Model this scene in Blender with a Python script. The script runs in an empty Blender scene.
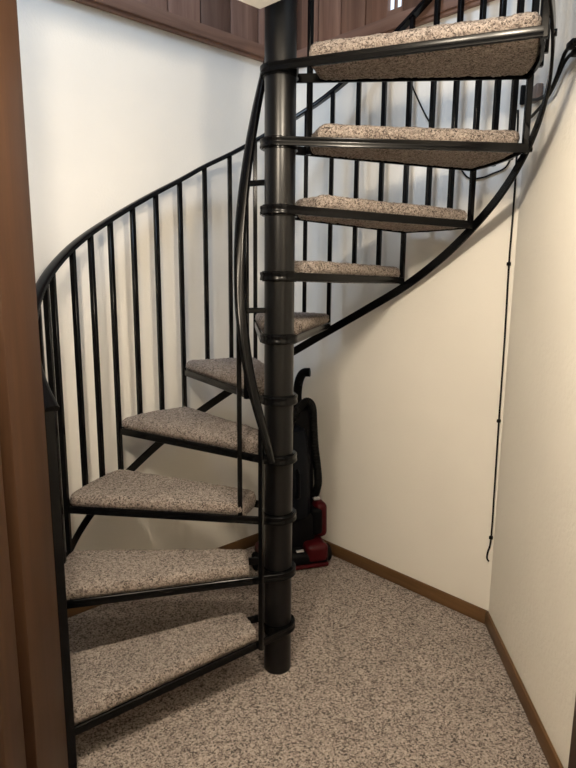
import bpy, bmesh, math, random
from math import sin, cos, pi, radians, degrees, acos, atan2, hypot
from mathutils import Vector, Matrix, noise

random.seed(4)
S = bpy.context.scene
COL = S.collection
Z = Vector((0, 0, 1))

# ------------------------------------------------------------------ materials
def new_mat(name):
    m = bpy.data.materials.new(name); m.use_nodes = True
    nt = m.node_tree
    return m, nt, nt.nodes['Principled BSDF']

def node(nt, kind, **kw):
    n = nt.nodes.new(kind)
    for k, v in kw.items():
        if k in n.inputs: n.inputs[k].default_value = v
        else: setattr(n, k, v)
    return n

def ramp(nt, stops, interp='LINEAR'):
    r = nt.nodes.new('ShaderNodeValToRGB'); r.color_ramp.interpolation = interp
    e = r.color_ramp.elements
    while len(e) < len(stops): e.new(0.5)
    for i, (p, c) in enumerate(stops):
        e[i].position = p; e[i].color = (*c, 1)
    return r

def bump(nt, bsdf, src, strength, dist):
    b = node(nt, 'ShaderNodeBump', Strength=strength, Distance=dist)
    nt.links.new(src, b.inputs['Height']); nt.links.new(b.outputs['Normal'], bsdf.inputs['Normal'])

def coords(nt, scale=(1, 1, 1), out='Object'):
    tc = nt.nodes.new('ShaderNodeTexCoord'); mp = nt.nodes.new('ShaderNodeMapping')
    mp.inputs['Scale'].default_value = scale
    nt.links.new(tc.outputs[out], mp.inputs['Vector'])
    return mp.outputs['Vector']

def mat_plain(name, col, rough=0.5, metal=0.0, bump_scale=None, bstr=0.2, bdist=0.001, spec=0.5, var=0.08):
    m, nt, b = new_mat(name)
    b.inputs['Base Color'].default_value = (*col, 1); b.inputs['Roughness'].default_value = rough
    b.inputs['Metallic'].default_value = metal; b.inputs['Specular IOR Level'].default_value = spec
    v = coords(nt)
    n = node(nt, 'ShaderNodeTexNoise', Scale=bump_scale or 40, Detail=3.0)
    nt.links.new(v, n.inputs['Vector'])
    mr = node(nt, 'ShaderNodeMapRange')
    mr.inputs['To Min'].default_value = max(0.05, rough - var); mr.inputs['To Max'].default_value = rough + var
    nt.links.new(n.outputs['Fac'], mr.inputs['Value']); nt.links.new(mr.outputs['Result'], b.inputs['Roughness'])
    if bump_scale and bstr: bump(nt, b, n.outputs['Fac'], bstr, bdist)
    return m

def mat_carpet(name, scale, bstr=0.9):
    m, nt, b = new_mat(name)
    v = coords(nt)
    # tufts: random tone for every little cell, jittered by noise
    nz = node(nt, 'ShaderNodeTexNoise', Scale=scale * 0.9, Detail=2.0)
    nt.links.new(v, nz.inputs['Vector'])
    mix = node(nt, 'ShaderNodeMix', data_type='VECTOR'); mix.inputs['Factor'].default_value = 0.012
    nt.links.new(v, mix.inputs[4]); nt.links.new(nz.outputs['Color'], mix.inputs[5])
    vo = node(nt, 'ShaderNodeTexVoronoi', Scale=scale)
    nt.links.new(mix.outputs[1], vo.inputs['Vector'])
    sep = nt.nodes.new('ShaderNodeSeparateColor'); nt.links.new(vo.outputs['Color'], sep.inputs['Color'])
    cr = ramp(nt, [(0.0, (0.030, 0.021, 0.017)), (0.19, (0.095, 0.068, 0.056)), (0.33, (0.27, 0.215, 0.185)),
                   (0.62, (0.42, 0.350, 0.305)), (1.0, (0.60, 0.52, 0.46))])
    nt.links.new(sep.outputs['Red'], cr.inputs['Fac'])
    big = node(nt, 'ShaderNodeTexNoise', Scale=7.0, Detail=2.0)
    nt.links.new(v, big.inputs['Vector'])
    br = ramp(nt, [(0.3, (0.9, 0.9, 0.9)), (0.7, (1.06, 1.06, 1.06))])
    nt.links.new(big.outputs['Fac'], br.inputs['Fac'])
    mu = node(nt, 'ShaderNodeMix', data_type='RGBA', blend_type='MULTIPLY'); mu.inputs['Factor'].default_value = 1
    nt.links.new(cr.outputs['Color'], mu.inputs[6]); nt.links.new(br.outputs['Color'], mu.inputs[7])
    nt.links.new(mu.outputs[2], b.inputs['Base Color'])
    b.inputs['Roughness'].default_value = 0.95; b.inputs['Specular IOR Level'].default_value = 0.1
    b.inputs['Sheen Weight'].default_value = 0.15
    bump(nt, b, vo.outputs['Distance'], bstr, 0.006)
    nt.nodes['Bump'].invert = True
    return m

def mat_wall(name, col, scale=120, strength=0.25):
    m, nt, b = new_mat(name)
    v = coords(nt)
    n = node(nt, 'ShaderNodeTexNoise', Scale=scale, Detail=3.0, Roughness=0.6)
    nt.links.new(v, n.inputs['Vector'])
    n2 = node(nt, 'ShaderNodeTexNoise', Scale=3.0, Detail=3.0)
    nt.links.new(v, n2.inputs['Vector'])
    cr = ramp(nt, [(0.3, tuple(c * 0.97 for c in col)), (0.7, tuple(min(1, c * 1.02) for c in col))])
    nt.links.new(n2.outputs['Fac'], cr.inputs['Fac']); nt.links.new(cr.outputs['Color'], b.inputs['Base Color'])
    b.inputs['Roughness'].default_value = 0.7; b.inputs['Specular IOR Level'].default_value = 0.25
    bump(nt, b, n.outputs['Fac'], strength, 0.003)
    return m

def mat_wood(name, c1, c2, axis, rough=0.45, grain=14.0, board=0):
    m, nt, b = new_mat(name)
    sc = [grain, grain, grain]; sc[axis] = grain * 0.06
    v = coords(nt, tuple(sc))
    n = node(nt, 'ShaderNodeTexNoise', Scale=2.2, Detail=6.0, Roughness=0.62, Distortion=0.6)
    nt.links.new(v, n.inputs['Vector'])
    cr = ramp(nt, [(0.28, c1), (0.5, tuple((a + b_) / 2 for a, b_ in zip(c1, c2))), (0.72, c2)])
    nt.links.new(n.outputs['Fac'], cr.inputs['Fac']); nt.links.new(cr.outputs['Color'], b.inputs['Base Color'])
    if board:
        tc = nt.nodes.new('ShaderNodeTexCoord'); sx = nt.nodes.new('ShaderNodeSeparateXYZ'); nt.links.new(tc.outputs['Object'], sx.inputs['Vector'])
        ma = node(nt, 'ShaderNodeMath', operation='DIVIDE'); ma.inputs[1].default_value = board; nt.links.new(sx.outputs['X'], ma.inputs[0])
        ad_ = node(nt, 'ShaderNodeMath', operation='ADD'); ad_.inputs[1].default_value = 20.24; nt.links.new(ma.outputs[0], ad_.inputs[0])
        fl = node(nt, 'ShaderNodeMath', operation='FLOOR'); nt.links.new(ad_.outputs[0], fl.inputs[0])
        wn = node(nt, 'ShaderNodeTexWhiteNoise', noise_dimensions='1D'); nt.links.new(fl.outputs[0], wn.inputs['W'])
        mr = node(nt, 'ShaderNodeMapRange'); mr.inputs['To Min'].default_value = 0.4; mr.inputs['To Max'].default_value = 1.4
        nt.links.new(wn.outputs['Value'], mr.inputs['Value'])
        sc_ = node(nt, 'ShaderNodeMix', data_type='RGBA', blend_type='MULTIPLY'); sc_.inputs['Factor'].default_value = 1
        nt.links.new(cr.outputs['Color'], sc_.inputs[6]); nt.links.new(mr.outputs['Result'], sc_.inputs[7])
        nt.links.new(sc_.outputs[2], b.inputs['Base Color'])
    b.inputs['Roughness'].default_value = rough; b.inputs['Specular IOR Level'].default_value = 0.35
    bump(nt, b, n.outputs['Fac'], 0.15, 0.001)
    return m

def mat_emit(name, col, strength):
    m, nt, b = new_mat(name)
    b.inputs['Base Color'].default_value = (0.02, 0.02, 0.02, 1)
    b.inputs['Emission Color'].default_value = (*col, 1); b.inputs['Emission Strength'].default_value = strength
    v = coords(nt); g = node(nt, 'ShaderNodeTexNoise', Scale=2.0); nt.links.new(v, g.inputs['Vector'])
    r = ramp(nt, [(0, tuple(c * 0.9 for c in col)), (1, col)])
    nt.links.new(g.outputs['Fac'], r.inputs['Fac']); nt.links.new(r.outputs['Color'], b.inputs['Emission Color'])
    return m

M = {
    'floor': mat_carpet('floor_carpet', 235.0),
    'pad': mat_carpet('tread_carpet', 300.0),
    'wall': mat_wall('plaster_paint', (0.80, 0.77, 0.71)),
    'wall_rough': mat_wall('textured_paint', (0.80, 0.77, 0.70), 60, 0.9),
    'ceiling': mat_wall('ceiling_paint', (0.90, 0.88, 0.84), 90, 0.3),
    'black': mat_plain('black_enamel', (0.0022, 0.0023, 0.0027), 0.20, 0.0, 120, 0.0, 0.001, 0.16, 0.01),
    'black_pole': mat_plain('black_pole_enamel', (0.0022, 0.0024, 0.0030), 0.30, 0.0, 45, 0.012, 0.003, 0.35, 0.02),
    'oak': mat_wood('oak_baseboard', (0.085, 0.042, 0.016), (0.15, 0.080, 0.034), 0),
    'oak_v': mat_wood('stained_jamb', (0.036, 0.0155, 0.0065), (0.060, 0.0275, 0.0120), 2, 0.5),
    'panel': mat_wood('dark_panelling', (0.19, 0.100, 0.072), (0.42, 0.255, 0.190), 2, 0.5, 10, 0.147),
    'panel_b': mat_wood('red_panelling', (0.20, 0.092, 0.058), (0.44, 0.24, 0.155), 2, 0.5, 10, 0.128),
    'trim': mat_wood('panel_trim_wood', (0.17, 0.09, 0.062), (0.31, 0.18, 0.125), 0, 0.5),
    'rubber': mat_plain('black_rubber', (0.005, 0.005, 0.005), 0.5, 0.0, 60, 0.05, 0.001, 0.1),
    'vac_black': mat_plain('black_plastic', (0.005, 0.005, 0.006), 0.4, 0.0, 200, 0.02, 0.001, 0.06),
    'vac_red': mat_plain('red_plastic', (0.060, 0.0035, 0.006), 0.35, 0.0, 200, 0.02, 0.001, 0.2),
    'grey': mat_plain('grey_plastic', (0.42, 0.42, 0.43), 0.4, 0.0, 200, 0.05),
    'bin': mat_plain('smoked_plastic', (0.006, 0.007, 0.010), 0.4, spec=0.06),
    'adapter': mat_plain('brown_plastic', (0.16, 0.11, 0.085), 0.45),
    'daylit_pane': mat_emit('daylit_glass', (0.72, 0.84, 1.0), 1.6),
}

# ------------------------------------------------------------------ helpers
def link(name, bm, mat, parent=None, smooth=True, loc=None, rotz=0, angle=40):
    bmesh.ops.recalc_face_normals(bm, faces=bm.faces)
    me = bpy.data.meshes.new(name); bm.to_mesh(me); bm.free()
    if mat: me.materials.append(mat)
    if smooth:
        me.polygons.foreach_set('use_smooth', [True] * len(me.polygons))
        me.set_sharp_from_angle(angle=radians(angle))
    o = bpy.data.objects.new(name, me); COL.objects.link(o)
    if parent: o.parent = parent
    if loc is not None: o.location = loc
    o.rotation_euler.z = rotz
    return o

def thing(name, label, cat, loc=(0, 0, 0), rotz=0, group=None):
    o = bpy.data.objects.new(name, None); COL.objects.link(o)
    o.empty_display_size = 0.1
    o.location = loc; o.rotation_euler.z = rotz
    o['label'] = label; o['category'] = cat
    if group: o['group'] = group
    return o

def tag(o, label, cat, group=None):
    o['label'] = label; o['category'] = cat
    if group: o['group'] = group
    return o

def struct(name, bm, mat, **kw):
    o = link(name, bm, mat, **kw); o['kind'] = 'structure'
    return o

def box(bm, lo, hi, mtx=None, bev=0.0, seg=2):
    r = bmesh.ops.create_cube(bm, size=1.0)
    vs = r['verts']
    for v in vs:
        p = Vector([lo[i] + (v.co[i] + 0.5) * (hi[i] - lo[i]) for i in range(3)])
        v.co = p
    if bev:
        es = list({e for v in vs for e in v.link_edges})
        rb = bmesh.ops.bevel(bm, geom=es, offset=bev, segments=seg, affect='EDGES', profile=0.5)
        vs = list({v for f in rb['faces'] for v in f.verts} | {v for v in vs if v.is_valid})
    if mtx:
        bmesh.ops.transform(bm, matrix=mtx, verts=[v for v in vs if v.is_valid])

def sweep(bm, path, section, closed=False, up=Z, cap=True, ups=None):
    """section: list of (a, b): a along side (tangent x up), b along up'"""
    n = len(path); rings = []
    for i, p in enumerate(path):
        p = Vector(p)
        if closed:
            d0 = (p - Vector(path[i - 1])).normalized(); d1 = (Vector(path[(i + 1) % n]) - p).normalized()
        else:
            d0 = (p - Vector(path[i - 1])).normalized() if i else None
            d1 = (Vector(path[i + 1]) - p).normalized() if i < n - 1 else None
            if d0 is None: d0 = d1
            if d1 is None: d1 = d0
        t = (d0 + d1).normalized()
        u = Vector(ups[i]) if ups else up
        side = t.cross(u).normalized(); uu = side.cross(t).normalized()
        k = 1.0 / max(0.5, math.sqrt(max(0.05, (1 + d0.dot(d1)) / 2)))
        rings.append([bm.verts.new(p + side * (a * k) + uu * b) for a, b in (section[i] if isinstance(section[0], list) else section)])
    m = len(section[0]) if isinstance(section[0], list) else len(section)
    rng = range(n) if closed else range(n - 1)
    for i in rng:
        A, B = rings[i], rings[(i + 1) % n]
        for j in range(m):
            bm.faces.new((A[j], A[(j + 1) % m], B[(j + 1) % m], B[j]))
    if cap and not closed:
        bm.faces.new(rings[0]); bm.faces.new(rings[-1][::-1])

def circ(r, n=10):
    return [(r * cos(2 * pi * i / n), r * sin(2 * pi * i / n)) for i in range(n)]

def rect(w, h, c=0.0):
    a, b = w / 2, h / 2
    if not c: return [(-a, -b), (a, -b), (a, b), (-a, b)]
    return [(-a + c, -b), (a - c, -b), (a, -b + c), (a, b - c), (a - c, b), (-a + c, b), (-a, b - c), (-a, -b + c)]

def lathe(bm, prof, n=48, cen=(0, 0)):
    rings = [[bm.verts.new((cen[0] + r * cos(2 * pi * i / n), cen[1] + r * sin(2 * pi * i / n), z)) for i in range(n)] for r, z in prof]
    for A, B in zip(rings, rings[1:]):
        for i in range(n): bm.faces.new((A[i], A[(i + 1) % n], B[(i + 1) % n], B[i]))
    return rings

def smooth_path(pts, sub=6):
    P = [Vector(p) for p in pts]; out = []
    for i in range(len(P) - 1):
        p0 = P[i - 1] if i else P[0] * 2 - P[1]
        p1, p2 = P[i], P[i + 1]
        p3 = P[i + 2] if i + 2 < len(P) else P[-1] * 2 - P[-2]
        for k in range(sub):
            t = k / sub
            out.append(0.5 * ((2 * p1) + (p2 - p0) * t + (2 * p0 - 5 * p1 + 4 * p2 - p3) * t * t + (3 * p1 - p0 - 3 * p2 + p3) * t ** 3))
    out.append(P[-1]); return out

def interp(tab, a):
    tab = sorted(tab)
    if a <= tab[0][0]: i = 0
    elif a >= tab[-1][0]: i = len(tab) - 2
    else: i = max(j for j in range(len(tab) - 1) if tab[j][0] <= a)
    # monotone-ish cubic through neighbours
    def sl(j):
        j0, j1 = max(0, j - 1), min(len(tab) - 1, j + 1)
        return (tab[j1][1] - tab[j0][1]) / (tab[j1][0] - tab[j0][0])
    (x0, y0), (x1, y1) = tab[i], tab[i + 1]
    h = x1 - x0; t = (a - x0) / h
    if t < 0: return y0 + sl(i) * (a - x0)
    if t > 1: return y1 + sl(i + 1) * (a - x1)
    m0, m1 = sl(i) * h, sl(i + 1) * h
    return (2 * t**3 - 3 * t**2 + 1) * y0 + (t**3 - 2 * t**2 + t) * m0 + (-2 * t**3 + 3 * t**2) * y1 + (t**3 - t**2) * m1

# ------------------------------------------------------------------ camera
EYE = 1.3095
pit, roll = 0.1810, 0.0081
F = Vector((0, cos(pit), -sin(pit))); U = Vector((0, sin(pit), cos(pit))); R = Vector((1, 0, 0))
R2 = cos(roll) * R + sin(roll) * U; U2 = -sin(roll) * R + cos(roll) * U
cam = bpy.data.cameras.new('camera'); co = bpy.data.objects.new('camera', cam); COL.objects.link(co)
m3 = Matrix((R2, U2, -F)).transposed()
co.matrix_world = Matrix.Translation((0, 0, EYE)) @ m3.to_4x4()
cam.sensor_fit = 'VERTICAL'; cam.sensor_height = 24.0; cam.sensor_width = 18.0
cam.lens = 24.0 * 593.69 / 768.0
cam.clip_start = 0.01
S.camera = co

# ------------------------------------------------------------------ room shell
CA = Vector((-0.0079, 2.8818, 0)); CB = Vector((0.7723, 2.0739, 0))
tA = radians(43.0); dA = Vector((cos(tA), sin(tA), 0)); nA = Vector((sin(tA), -cos(tA), 0))      # into the room
dB = (CB - CA).normalized(); nB = Vector((dB.y, -dB.x, 0)); nB = nB if nB.y < 0 else -nB
dC = Vector((0.0628, 0.9980, 0)).normalized(); nC = Vector((-dC.y, dC.x, 0))
A_END = CA - dA * 2.36
C_END = CB - dC * 4.1
FLOOR2 = 2.225                   # underside of the panelled upper walls
TOP = 4.4
SL = 2.0                        # underside of the landing ceiling

def slab_wall(name, p, q, n, z0, z1, mat, th=0.1, ext0=0.0, ext1=0.0):
    d = (q - p).normalized(); bm = bmesh.new()
    ln = (q - p).length
    mt = Matrix((( d.x, -n.x, 0, p.x), (d.y, -n.y, 0, p.y), (0, 0, 1, 0), (0, 0, 0, 1)))
    box(bm, (-ext0, 0, z0), (ln + ext1, th, z1), mt)
    return struct(name, bm, mat, smooth=False)

slab_wall('wall_left', A_END, CA, nA, 0, TOP, M['wall'], ext1=0.1)
slab_wall('wall_back', CA, CB, nB, 0, TOP, M['wall'], ext1=0.05)
slab_wall('wall_right', CB, C_END, nC, 0, TOP, M['wall_rough'])

bm = bmesh.new(); box(bm, (-2.2, -1.9, -0.1), (1.1, 3.5, 0)); struct('floor', bm, M['floor'], smooth=False)
# doorway wall left of the opening, and the hall behind the camera
bm = bmesh.new(); box(bm, (-1.85, 0.96, 0), (-0.60, 1.25, SL)); struct('wall_front', bm, M['wall'], smooth=False)
bm = bmesh.new(); box(bm, (-1.45, -1.7, 0), (-1.35, 0.96, SL)); struct('wall_hall_left', bm, M['wall'], smooth=False)
bm = bmesh.new(); box(bm, (-1.45, -1.8, 0), (0.8, -1.7, SL)); struct('wall_hall_back', bm, M['wall'], smooth=False)
# landing ceiling: its corner points at the pole
tip = Vector((-0.0815, 1.719, 0))
bm = bmesh.new()
poly = [(-1.85, -1.8), (0.85, -1.8), (0.85, 0.826), tuple(tip[:2]), (-0.60, 1.245), (-1.85, 1.245)]
lo = [bm.verts.new((x, y, SL)) for x, y in poly]; hi = [bm.verts.new((x, y, FLOOR2)) for x, y in poly]
bm.faces.new(lo); bm.faces.new(hi)
for i in range(len(poly)):
    j = (i + 1) % len(poly); bm.faces.new((lo[i], lo[j], hi[j], hi[i]))
struct('ceiling', bm, M['ceiling'], smooth=False)
bm = bmesh.new(); box(bm, (-2.3, -1.9, TOP), (1.1, 3.6, TOP + 0.1)); struct('ceiling_upper', bm, M['ceiling'], smooth=False)

# baseboards
def board(name, p, q, n, z0, z1, th, mat, bev=0.004, shape=None):
    d = (q - p).normalized(); bm = bmesh.new()
    mt = Matrix(((d.x, n.x, 0, p.x), (d.y, n.y, 0, p.y), (0, 0, 1, 0), (0, 0, 0, 1)))
    box(bm, (0, 0.0005, z0), ((q - p).length, th, z1), None, bev)
    o = struct(name, bm, mat)
    o.matrix_world = mt
    return o
bth = 0.012
board('baseboard_left', A_END + dA * 0.1, CA, nA, 0.001, 0.058, bth, M['oak'])
board('baseboard_back', CA, CB, nB, 0.001, 0.058, bth, M['oak'])
board('baseboard_right', CB, CB - dC * 0.80, nC, 0.001, 0.058, bth, M['oak'])

# dark wood panelling of the upper level, on a moulding
def panelling(name, p, q, n, z0, z1, w, mats, k0):
    d = (q - p).normalized(); L = (q - p).length
    mt = Matrix(((d.x, n.x, 0, p.x), (d.y, n.y, 0, p.y), (0, 0, 1, 0), (0, 0, 0, 1)))
    bm = bmesh.new(); x = k0; r = random.Random(3)
    while x < L:
        a, b = max(0, x), min(L, x + w - 0.006)
        if b - a > 0.01: box(bm, (a, 0.003, z0), (b, 0.016 + r.uniform(0, 0.003), z1), None, 0.003)
        x += w
    box(bm, (0, 0.0005, z0), (L, 0.006, z1))
    o = struct(name, bm, mats); o.matrix_world = mt
    return o
panelling('wall_upper_left', A_END, CA, nA, FLOOR2 + 0.045, TOP, 0.147, M['panel'], -0.035)
WA, WB = 0.558, 0.623       # narrow window in the panelled back wall, along dB from the corner
pB0 = CA; 
panelling('wall_upper_back', CA, CA + dB * WA, nB, FLOOR2 + 0.045, TOP, 0.128, M['panel_b'], -0.06)
panelling('wall_upper_back', CA + dB * WB, CB, nB, FLOOR2 + 0.045, TOP, 0.128, M['panel_b'], 0.0)
def mould(name, p, q, n):
    d = (q - p).normalized()
    mt = Matrix(((d.x, n.x, 0, p.x), (d.y, n.y, 0, p.y), (0, 0, 1, 0), (0, 0, 0, 1)))
    bm = bmesh.new(); L = (q - p).length
    box(bm, (0, 0.0005, FLOOR2), (L, 0.030, FLOOR2 + 0.048), None, 0.004)
    box(bm, (0, 0.0005, FLOOR2 - 0.012), (L, 0.020, FLOOR2 + 0.002), None, 0.003)
    o = struct(name, bm, M['trim']); o.matrix_world = mt
mould('trim_1', A_END, CA, nA); mould('trim_2', CA, CB, nB)
# narrow upstairs window strip
mt = Matrix(((dB.x, nB.x, 0, CA.x), (dB.y, nB.y, 0, CA.y), (0, 0, 1, 0), (0, 0, 0, 1)))
wr = bpy.data.objects.new('window_1', None); COL.objects.link(wr); wr['kind'] = 'structure'; wr.matrix_world = mt
bm = bmesh.new(); box(bm, (WA, 0.001, FLOOR2 + 0.07), (WB, 0.004, 3.3)); link('pane', bm, M['daylit_pane'], wr, False)
bm = bmesh.new()
box(bm, (WA, 0.0, FLOOR2 + 0.045), (WB, 0.022, FLOOR2 + 0.07)); box(bm, (WA + 0.026, 0.0, FLOOR2 + 0.07), (WA + 0.036, 0.014, 3.3))
box(bm, (WA - 0.004, 0, FLOOR2 + 0.05), (WA + 0.002, 0.02, TOP)); box(bm, (WB - 0.002, 0, FLOOR2 + 0.05), (WB + 0.004, 0.02, TOP))
box(bm, (WA, 0.0, 3.3), (WB, 0.018, TOP))
link('window_frame', bm, M['trim'], wr, False)

# door jambs of the doorway we look through
bm = bmesh.new()
box(bm, (-0.66, 1.112, 0), (-0.5335, 1.272, SL - 0.001), None, 0.004)
struct('trim_3', bm, M['oak_v'])
bm = bmesh.new()
box(bm, (-0.66, 1.068, 0), (-0.575, 1.112, SL - 0.001), None, 0.002)
box(bm, (-0.66, 0.985, 0), (-0.5335, 1.068, SL - 0.001), None, 0.006)
box(bm, (-0.66, 0.94, 0), (-0.575, 0.985, SL - 0.001), None, 0.002)
struct('trim_4', bm, M['oak_v'])
bm = bmesh.new()
box(bm, (0.699, 0.95, 0), (0.76, 1.276, SL - 0.001), None, 0.004)
struct('trim_5', bm, M['oak_v'])

# ------------------------------------------------------------------ spiral staircase
PC = Vector((-0.0284, 1.8177, 0))
stair = thing('spiral_staircase', 'black metal spiral staircase with speckled carpeted treads winding around a round pole', 'staircase', PC)
STEP, RISE, SPAN = 24.67, 0.19, 25.2
NT = 10
RTS = {1: 0.708, 2: 0.708, 3: 0.712, 4: 0.696}
rt = lambda k: RTS.get(k, 0.690)
NOSES = [220.8, 198.0, 175.3, 150.3, 124.7, 99.2, 73.7, 48.0, 22.5, -3.3, -28.6]
nose = lambda k: NOSES[k - 1]
SAG = {1: 0.030}                      # the frames droop a little towards the outer end
sag = lambda k: SAG.get(k, 0.0127)
hz = lambda k: 0.1658 + RISE * (k - 1) + {1: -0.0065, 4: 0.006, 5: 0.0045, 6: 0.0035, 9: -0.0045}.get(k, 0.0)
span = lambda k: nose(k) - nose(k + 1) + 0.5
pol = lambda r, a, z=0.0: Vector((r * cos(radians(a)), r * sin(radians(a)), z))

bm = bmesh.new()
lathe(bm, [(0.0001, 0.0), (0.0455, 0.0), (0.0455, 0.4), (0.0455, 0.8), (0.0455, 1.2), (0.0455, 1.6), (0.0455, 2.0), (0.0455, 2.9), (0.0001, 2.9)], 64)
link('center_pole', bm, M['black_pole'], stair)

STR = [(221, 0.05), (195, 0.235), (173.6, 0.390), (161.3, 0.464), (144.6, 0.560), (133, 0.640), (117.6, 0.750), (108.2, 0.820), (85.3, 0.993), (74.9, 1.072),
       (59.3, 1.187), (47.6, 1.271), (34.3, 1.378), (22.9, 1.475), (10.3, 1.578), (0.6, 1.658), (-22, 1.832), (-45, 2.005)]
RAIL = [(226, 0.970), (221, 1.005), (212, 1.070), (193, 1.212), (184.1, 1.276), (177, 1.323), (163.7, 1.411), (151.1, 1.491), (141.8, 1.552), (133.3, 1.608), (124.4, 1.666),
        (116.1, 1.725), (107.6, 1.778), (100.9, 1.823), (81.1, 1.962), (74.6, 2.012), (53.3, 2.190), (45.4, 2.252), (20, 2.45), (-30, 2.83)]
h_str = lambda a: interp(STR, a)
h_rail = lambda a: interp(RAIL, a)

TREAD_SEC = [(-0.004, -0.0125), (0.0025, -0.0125), (0.004, -0.011), (0.004, -0.005), (0.0028, -0.003), (0.0028, 0.003), (0.004, 0.005), (0.004, 0.011), (0.0025, 0.0125), (-0.004, 0.0125)]

def make_pad(k):
    """carpet-wrapped tread board: rounded wedge with nubbly pile"""
    SPAN, RT = span(k), rt(k)
    an, ar = nose(k), nose(k) - SPAN
    am = (an + ar) / 2
    H = radians(SPAN / 2)
    L0, L1 = 0.097, RT * cos(H) - 0.006
    Lx = L1 - L0
    z0, z1 = -0.011, 0.051
    hw = lambda x: 0.050 + (x) * (RT * sin(H) - 0.050) / (RT * cos(H)) + 0.003
    Wav = 2 * hw((L0 + L1) / 2)
    rr = 0.022
    st = 0.0065
    nu, nv, nw = int(Lx / st), int(Wav / st), max(6, int((z1 - z0) / st))
    bm = bmesh.new(); V = {}
    rot = Matrix.Rotation(radians(am), 3, 'Z')
    sd = Vector((k * 3.1, k * 1.7, k * 0.9))
    ro = random.Random(k)
    def vert(i, j, w):
        key = (i, j, w)
        if key in V: return V[key]
        p = Vector((i / nu * Lx, j / nv * Wav, (z1 - z0) * w / nw))
        q = Vector((min(max(p.x, rr), Lx - rr), min(max(p.y, rr), Wav - rr), min(max(p.z, rr), z1 - z0 - rr)))
        n = (p - q)
        n = n.normalized() if n.length > 1e-6 else Z
        p = q + n * rr
        # pile: two noise scales pushed along the normal
        nz = noise.noise((p + sd) * 150) * 0.0026 + noise.noise((p + sd) * 28) * 0.0028 + ro.uniform(-0.0009, 0.0009)
        p = p + n * nz
        x = L0 + p.x
        y = (p.y - Wav / 2) / Wav * 2 * (hw(x) + min(0.0, max(-0.010, (z0 + p.z - 0.022) * 0.8)))
        # a slack, slightly domed top
        zz = z0 + p.z
        x += max(0.0, p.x / Lx) ** 2 * (RT - RT * cos(H)) * (1 - min(1.0, (2 * p.y / Wav - 1) ** 2))
        V[key] = bm.verts.new(rot @ Vector((x, y, zz)))
        return V[key]
    def quad(a, b, c, d): bm.faces.new((vert(*a), vert(*b), vert(*c), vert(*d)))
    for i in range(nu):
        for j in range(nv):
            for w in (0, nw): quad((i, j, w), (i + 1, j, w), (i + 1, j + 1, w), (i, j + 1, w))
        for w in range(nw):
            for j in (0, nv): quad((i, j, w), (i + 1, j, w), (i + 1, j, w + 1), (i, j, w + 1))
    for j in range(nv):
        for w in range(nw):
            for i in (0, nu): quad((i, j, w), (i, j + 1, w), (i, j + 1, w + 1), (i, j, w + 1))
    return bm

RH = 0.0550
for k in range(1, NT + 1):
    SPAN, RT = span(k), rt(k)
    an, ar = nose(k), nose(k) - SPAN
    g = degrees(acos(RH / RT))
    path = [pol(RT, an)]
    a_s, a_e = an + g, ar - g + 360
    n = 22
    path += [pol(RH, a_s + (a_e - a_s) * i / n) for i in range(n + 1)]
    path += [pol(RT, ar)]
    path += [pol(RT, ar + SPAN * i / 8) for i in range(1, 8)]
    bm = bmesh.new()
    flat = [(0.004 if abs(z) < 0.004 else x, z) for x, z in TREAD_SEC]
    sweep(bm, path, [TREAD_SEC if 0 < i <= n + 1 else flat for i in range(len(path))], closed=True)
    fr = link('tread_frame', bm, M['black'], stair)
    am = radians((an + ar) / 2)
    fr.matrix_world = Matrix.Translation((0, 0, hz(k))) @ Matrix.Rotation(sag(k) / RT, 4, Vector((-sin(am), cos(am), 0)))
    bm = bmesh.new()
    lathe(bm, [(0.0460, -0.0155), (0.0520, -0.0155), (0.0520, 0.0155), (0.0460, 0.0155)], 48)
    link('hub_collar', bm, M['black'], fr)
    c = link('carpet_pad', make_pad(k), M['pad'], fr, angle=180)

# stringer: flat bar on edge outside the tread corners
bm = bmesh.new()
sweep(bm, [pol(0.7115, a, h_str(a)) for a in [194 - i * 2.5 for i in range(95)]], rect(0.008, 0.032, 0.0015))
link('stringer', bm, M['black'], stair)
# handrail: wide flat rail
RSEC = [(-0.017, -0.005), (-0.015, -0.007), (0.015, -0.007), (0.017, -0.005), (0.017, 0.003), (0.0135, 0.0075), (0.006, 0.0095), (-0.006, 0.0095), (-0.0135, 0.0075), (-0.017, 0.003)]
bm = bmesh.new()
sweep(bm, [pol(0.700, a, h_rail(a)) for a in [222.0] + [220.5 - i * 3 for i in range(88)]], RSEC)
link('handrail', bm, M['black'], stair)

def baluster(a, z0, z1, w=0.0165, r=0.696, name='baluster'):
    bm = bmesh.new()
    mt = Matrix.Translation(pol(r, a)) @ Matrix.Rotation(radians(a), 4, 'Z')
    box(bm, (-w / 2, -w / 2, z0), (w / 2, w / 2, z1), mt, 0.0015, 1)
    return link(name, bm, M['black'], stair)
baluster(nose(1), 0.0, h_rail(nose(1)) - 0.004, 0.024, 0.706, 'newel_post')
for k in range(1, NT + 2):
    if k > 1: baluster(nose(k), hz(k - 1) - sag(k - 1) - 0.0135, h_rail(nose(k)) - 0.004, r=max(0.696, rt(k) - 0.002))
    if k <= NT:
        for t in (1, 2):
            a = nose(k) + (nose(k + 1) - nose(k)) * t / 3
            # stands on the outer bar of the tread
            r = 0.694
            baluster(a, hz(k) - sag(k) - 0.0125, h_rail(a) - 0.004, r=r)
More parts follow.
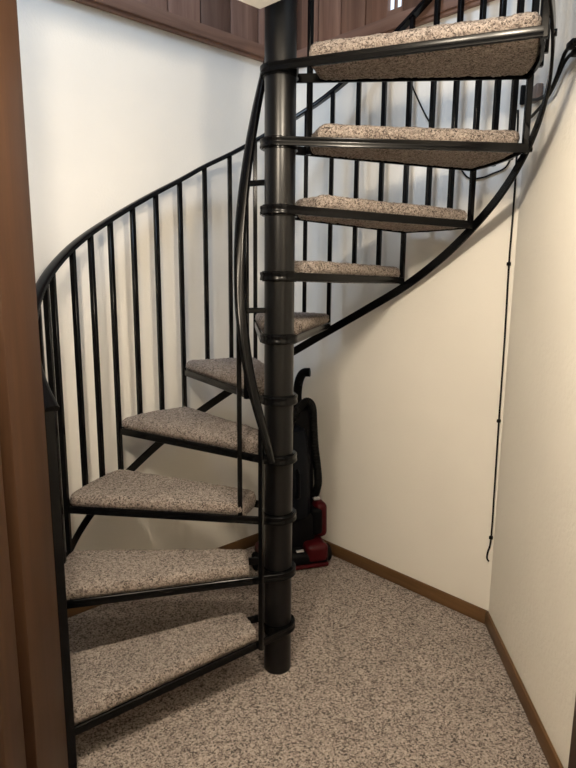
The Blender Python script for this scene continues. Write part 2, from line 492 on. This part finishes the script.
# bolts where the stringer meets each tread corner
for k in range(1, NT + 1):
    a = nose(k + 1) + 1.2
    bm = bmesh.new()
    mt = Matrix.Translation(pol(0.7145, a, hz(k) - sag(k))) @ Matrix.Rotation(radians(a), 4, 'Z') @ Matrix.Rotation(pi / 2, 4, 'Y')
    r = bmesh.ops.create_cone(bm, cap_ends=True, segments=6, radius1=0.008, radius2=0.008, depth=0.012, matrix=mt)
    link('bolt', bm, M['black'], stair)

# inner handrail, close around the pole
IN = [(262, 0.757), (255.8, 0.807), (246.6, 0.873), (233.2, 0.961), (218.7, 1.062), (207.5, 1.149), (192.4, 1.255), (180, 1.36), (167, 1.470), (152.4, 1.592), (140.3, 1.696), (126.8, 1.812), (110, 1.95), (60, 2.36), (20, 2.70)]
bm = bmesh.new()
ia = [261.5 - i * 3 for i in range(80)]
sweep(bm, [pol(0.120, a, interp(IN, a)) for a in ia], RSEC)
link('inner_handrail', bm, M['black'], stair)
def inner_post(a, r, z0):
    aa = a
    bm = bmesh.new(); w = 0.0145
    mt = Matrix.Translation(pol(r, a)) @ Matrix.Rotation(radians(a), 4, 'Z')
    box(bm, (-w / 2, -w / 2, z0), (w / 2, w / 2, interp(IN, a) - 0.004), mt, 0.0015, 1)
    link('inner_post', bm, M['black'], stair)
inner_post(247.3, 0.129, hz(1) - 0.016)
inner_post(190.5, 0.124, hz(3) - 0.0145)
inner_post(149.5, 0.122, hz(5) - 0.0145)
inner_post(99.0, 0.122, hz(7) - 0.0145)
inner_post(36.0, 0.106, hz(9) - 0.0145)
for a, z in ((196, 1.205), (152, 1.58)):
    bm = bmesh.new()
    sweep(bm, [pol(0.043, a, z), pol(0.117, a, z)], rect(0.016, 0.016, 0.002))
    link('rail_bracket', bm, M['black'], stair)

# ------------------------------------------------------------------ upright vacuum cleaner in the corner
vac = thing('vacuum_cleaner', 'black and dark red upright vacuum cleaner parked in the corner behind the pole', 'vacuum cleaner', (0.026, 2.548, 0), radians(17))
def rb(lo, hi, bev, seg=4):
    b = bmesh.new(); box(b, lo, hi, None, bev, seg); return b
# cleaner head
b = rb((-0.165, -0.075, 0.014), (0.155, 0.075, 0.095), 0.022)
for v in b.verts:                                  # sloping nose
    if v.co.z > 0.06: v.co.z -= max(0.0, -(v.co.y)) * 0.25
head = link('cleaner_head', b, M['vac_black'], vac)
b = rb((0.045, -0.078, 0.022), (0.152, 0.07, 0.112), 0.024); link('head_cover', b, M['vac_red'], vac)['label'] = 'dark red cover of the cleaner head'
b = rb((-0.166, -0.078, 0.022), (-0.085, 0.07, 0.105), 0.022); link('head_cover', b, M['vac_red'], vac)['label'] = 'dark red cover of the cleaner head'
b = rb((-0.160, -0.082, 0.008), (0.150, -0.062, 0.024), 0.005); link('bumper', b, M['vac_red'], vac)['label'] = 'dark red bumper'
b = rb((0.000, -0.070, 0.084), (0.034, -0.052, 0.092), 0.003)
link('badge', b, M['grey'], vac)['label'] = 'pale grey badge'
for x in (-0.174, 0.164):
    b = bmesh.new()
    mtw = Matrix.Translation((x, -0.01, 0.042)) @ Matrix.Rotation(pi / 2, 4, 'Y')
    bmesh.ops.create_cone(b, cap_ends=True, segments=28, radius1=0.041, radius2=0.041, depth=0.024, matrix=mtw)
    bmesh.ops.bevel(b, geom=[e for e in b.edges if any(len(f.verts) > 4 for f in e.link_faces)], offset=0.004, segments=2, affect='EDGES')
    link('wheel', b, M['rubber'], vac)
# leaning body
lean = Matrix.Translation((0.020, 0.045, 0.09)) @ Matrix.Rotation(radians(-3), 4, 'X')
def leaned(bmx): bmesh.ops.transform(bmx, matrix=lean, verts=bmx.verts); return bmx
b = rb((-0.135, -0.06, -0.03), (0.092, 0.055, 0.15), 0.03); link('motor_housing', leaned(b), M['vac_black'], vac)
b = rb((0.092, -0.055, 0.020), (0.152, 0.045, 0.185), 0.024)
link('side_canister', leaned(b), M['vac_red'], vac)['label'] = 'dark red side canister'
b = rb((0.070, -0.062, 0.035), (0.128, 0.035, 0.165), 0.02); link('filter_door', leaned(b), M['vac_black'], vac)
b = bmesh.new()
lathe(b, [(0.001, 0.13), (0.080, 0.13), (0.088, 0.145), (0.088, 0.40), (0.082, 0.415), (0.078, 0.47), (0.066, 0.53), (0.03, 0.55), (0.001, 0.55)], 36, (-0.01, 0))
dust = link('dust_bin', leaned(b), M['bin'], vac)
b = bmesh.new()
sweep(b, [(-0.01, -0.090, 0.36), (-0.01, -0.112, 0.35), (-0.01, -0.117, 0.30), (-0.01, -0.112, 0.25), (-0.01, -0.090, 0.24)], rect(0.02, 0.012, 0.003), up=Vector((1, 0, 0)))
link('bin_handle', leaned(b), M['vac_black'], dust)
b = rb((-0.085, 0.0, 0.08), (0.108, 0.075, 0.640), 0.034); link('back_spine', leaned(b), M['vac_black'], vac)
# handle shaft with its hooked grip
b = bmesh.new()
hp = smooth_path([(0.040, 0.045, 0.52), (0.038, 0.045, 0.62), (0.036, 0.043, 0.68), (0.041, 0.040, 0.735), (0.050, 0.030, 0.770), (0.062, 0.018, 0.786), (0.084, 0.004, 0.788)], 5)
sweep(b, hp, [(x * 1.0, y * 0.8) for x, y in circ(0.021, 14)], up=Vector((0, 1, 0.2)))
hnd = link('handle', leaned(b), M['vac_black'], vac)
b = bmesh.new()
sweep(b, [(0.042, 0.026, 0.735), (0.046, 0.014, 0.740)], rect(0.014, 0.016, 0.003)); link('switch', leaned(b), M['vac_black'], hnd)
# hose looping over the shoulder and down the right side
b = bmesh.new()
hs = smooth_path([(-0.030, -0.02, 0.54), (0.010, -0.035, 0.62), (0.052, -0.035, 0.660), (0.088, -0.015, 0.630), (0.100, 0.0, 0.54), (0.106, 0.0, 0.44), (0.118, 0.0, 0.34), (0.122, 0.0, 0.27), (0.112, 0.0, 0.225), (0.103, 0.0, 0.20)], 14)
n = len(hs); rings = []
for i, p in enumerate(hs):
    t = (hs[min(i + 1, n - 1)] - hs[max(i - 1, 0)]).normalized()
    s_ = t.cross(Vector((0, 1, 0))).normalized(); u = s_.cross(t)
    rad = 0.0195 if i % 2 else 0.0165
    rings.append([b.verts.new(p + s_ * (rad * cos(2 * pi * j / 12)) + u * (rad * sin(2 * pi * j / 12))) for j in range(12)])
for A_, B_ in zip(rings, rings[1:]):
    for j in range(12): b.faces.new((A_[j], A_[(j + 1) % 12], B_[(j + 1) % 12], B_[j]))
b.faces.new(rings[0]); b.faces.new(rings[-1][::-1])
link('hose', leaned(b), M['rubber'], vac)
b = rb((0.094, -0.02, 0.190), (0.126, 0.02, 0.208), 0.005); link('hose_collar', leaned(b), M['grey'], vac)['label'] = 'pale grey hose collar'
for zz in (0.20, 0.44):
    b = bmesh.new()
    sweep(b, [(-0.083, 0.05, zz), (-0.10, 0.03, zz + 0.005), (-0.105, 0.02, zz + 0.02)], rect(0.012, 0.012, 0.003))
    link('cord_hook', leaned(b), M['vac_black'], vac)

# ------------------------------------------------------------------ cables on the walls
def cable(name, pts, r, label, cat, sub=6):
    b = bmesh.new(); P = smooth_path(pts, sub)
    base = P[0].copy()
    sweep(b, [p - base for p in P], circ(r, 8), up=Vector((0.31, 0.27, 0.91)))
    return tag(link(name, b, M['rubber'], loc=base), label, cat)
vp = [(0.750, 2.086, 1.851), (0.754, 2.081, 1.713), (0.7555, 2.079, 1.614), (0.756, 2.080, 1.484), (0.755, 2.080, 1.354), (0.758, 2.077, 1.093), (0.759, 2.076, 0.801),
      (0.760, 2.074, 0.58), (0.761, 2.073, 0.355), (0.755, 2.080, 0.294), (0.754, 2.081, 0.269), (0.760, 2.075, 0.258)]
drop = cable('wall_cable', vp, 0.0032, 'thin black cable hanging down the wall corner to just above the baseboard', 'cable')
def clips(parent, spots):
    for p in spots:
        b = bmesh.new(); box(b, (-0.006, -0.007, -0.006), (0.006, 0.005, 0.006), Matrix.Translation(Vector(p) - parent.location) @ Matrix.Rotation(atan2(dB.y, dB.x), 4, 'Z'), 0.002, 2)
        link('cable_clip', b, M['rubber'], parent)
clips(drop, [(0.755, 2.080, 1.354), (0.759, 2.076, 0.801), (0.761, 2.073, 0.355)])
lp = [(0.431, 2.419, 2.111), (0.456, 2.393, 2.015), (0.47, 2.379, 1.977), (0.49, 2.358, 1.926), (0.507, 2.34, 1.887), (0.564, 2.281, 1.77), (0.61, 2.233, 1.693),
      (0.636, 2.207, 1.655), (0.669, 2.172, 1.65), (0.697, 2.143, 1.659), (0.731, 2.108, 1.676), (0.7465, 2.091, 1.725)]
loop = cable('wall_cable', lp, 0.003, 'thin black cable drooping across the wall behind the upper treads', 'cable')

def on_c(y, z, off): 
    p = CB - dC * ((CB.y - y) / dC.y) + nC * off
    return (p.x, p.y, z)
plug_pts = {
 'a': [(0.742, 1.960, 1.850), (0.732, 1.918, 1.836), (0.728, 1.846, 1.822), (0.723, 1.775, 1.821), (0.721, 1.736, 1.842), (0.719, 1.708, 1.868), (0.717, 1.676, 1.890), (0.713, 1.600, 1.892)],
 'b': [(0.754, 2.010, 1.815), (0.752, 1.979, 1.802), (0.749, 1.927, 1.806), (0.745, 1.862, 1.815), (0.742, 1.809, 1.833), (0.739, 1.765, 1.858), (0.736, 1.724, 1.880), (0.733, 1.670, 1.884), (0.729, 1.600, 1.870)]}
ca = cable('electrical_cable', plug_pts['a'], 0.005, 'thicker black cord rising right to the upper of two plugs on the textured wall', 'cord')
cb = cable('electrical_cable', plug_pts['b'], 0.005, 'black cord curving right to the lower of two plugs on the textured wall', 'cord')
for o, p in ((ca, (0.7150, 1.640, 1.893)), (cb, (0.7315, 1.648, 1.879))):
    b = bmesh.new(); box(b, (-0.009, -0.020, -0.009), (0.009, 0.020, 0.009), Matrix.Translation(Vector(p) - o.location) @ Matrix.Rotation(radians(-2.5), 4, 'Z'), 0.005, 3)
    link('plug', b, M['rubber'], o)
ad = rb((-0.011, -0.03, -0.022), (0.011, 0.03, 0.022), 0.005)
ad = link('power_adapter', ad, M['adapter'], loc=(0.751, 1.945, 1.862), rotz=radians(-3.6))
tag(ad, 'small brown adapter box on the wall behind the top of the stringer', 'adapter')
b = bmesh.new(); box(b, (-0.008, -0.006, -0.03), (0.008, 0.006, 0.03), None, 0.004, 2)
sw = link('inline_switch', b, M['rubber'], loc=(0.759, 2.078, 1.895)); tag(sw, 'small black inline switch in the wall corner beside the top tread', 'switch')

# ------------------------------------------------------------------ light
def lamp(name, kind, loc, energy, col, **kw):
    l = bpy.data.lights.new(name, kind); l.energy = energy; l.color = col
    for k, v in kw.items(): setattr(l, k, v)
    o = bpy.data.objects.new(name, l); COL.objects.link(o); o.location = loc
    return o
LC = (1.0, 0.86, 0.68)
lamp('hall_lamp', 'POINT', (-0.30, 0.55, 1.87), 42, LC, shadow_soft_size=0.04)
lamp('hall_lamp', 'POINT', (0.22, 1.00, 1.88), 24, LC, shadow_soft_size=0.04)
up = lamp('upstairs_daylight', 'AREA', (-1.0, -0.07, 3.9), 70, (0.62, 0.78, 1.0), shape='RECTANGLE', size=0.8, size_y=0.8)
d = Vector((0.0, 2.25, 1.8)) - up.location
up.rotation_euler = d.to_track_quat('-Z', 'Y').to_euler()

w = bpy.data.worlds.new('world'); S.world = w; w.use_nodes = True
bg = w.node_tree.nodes['Background']; bg.inputs['Color'].default_value = (0.75, 0.85, 1.0, 1); bg.inputs['Strength'].default_value = 0.3

S.view_settings.view_transform = 'Standard'; S.view_settings.look = 'None'
S.view_settings.exposure = -0.07; S.view_settings.gamma = 1.0; S.view_settings.use_curve_mapping = False
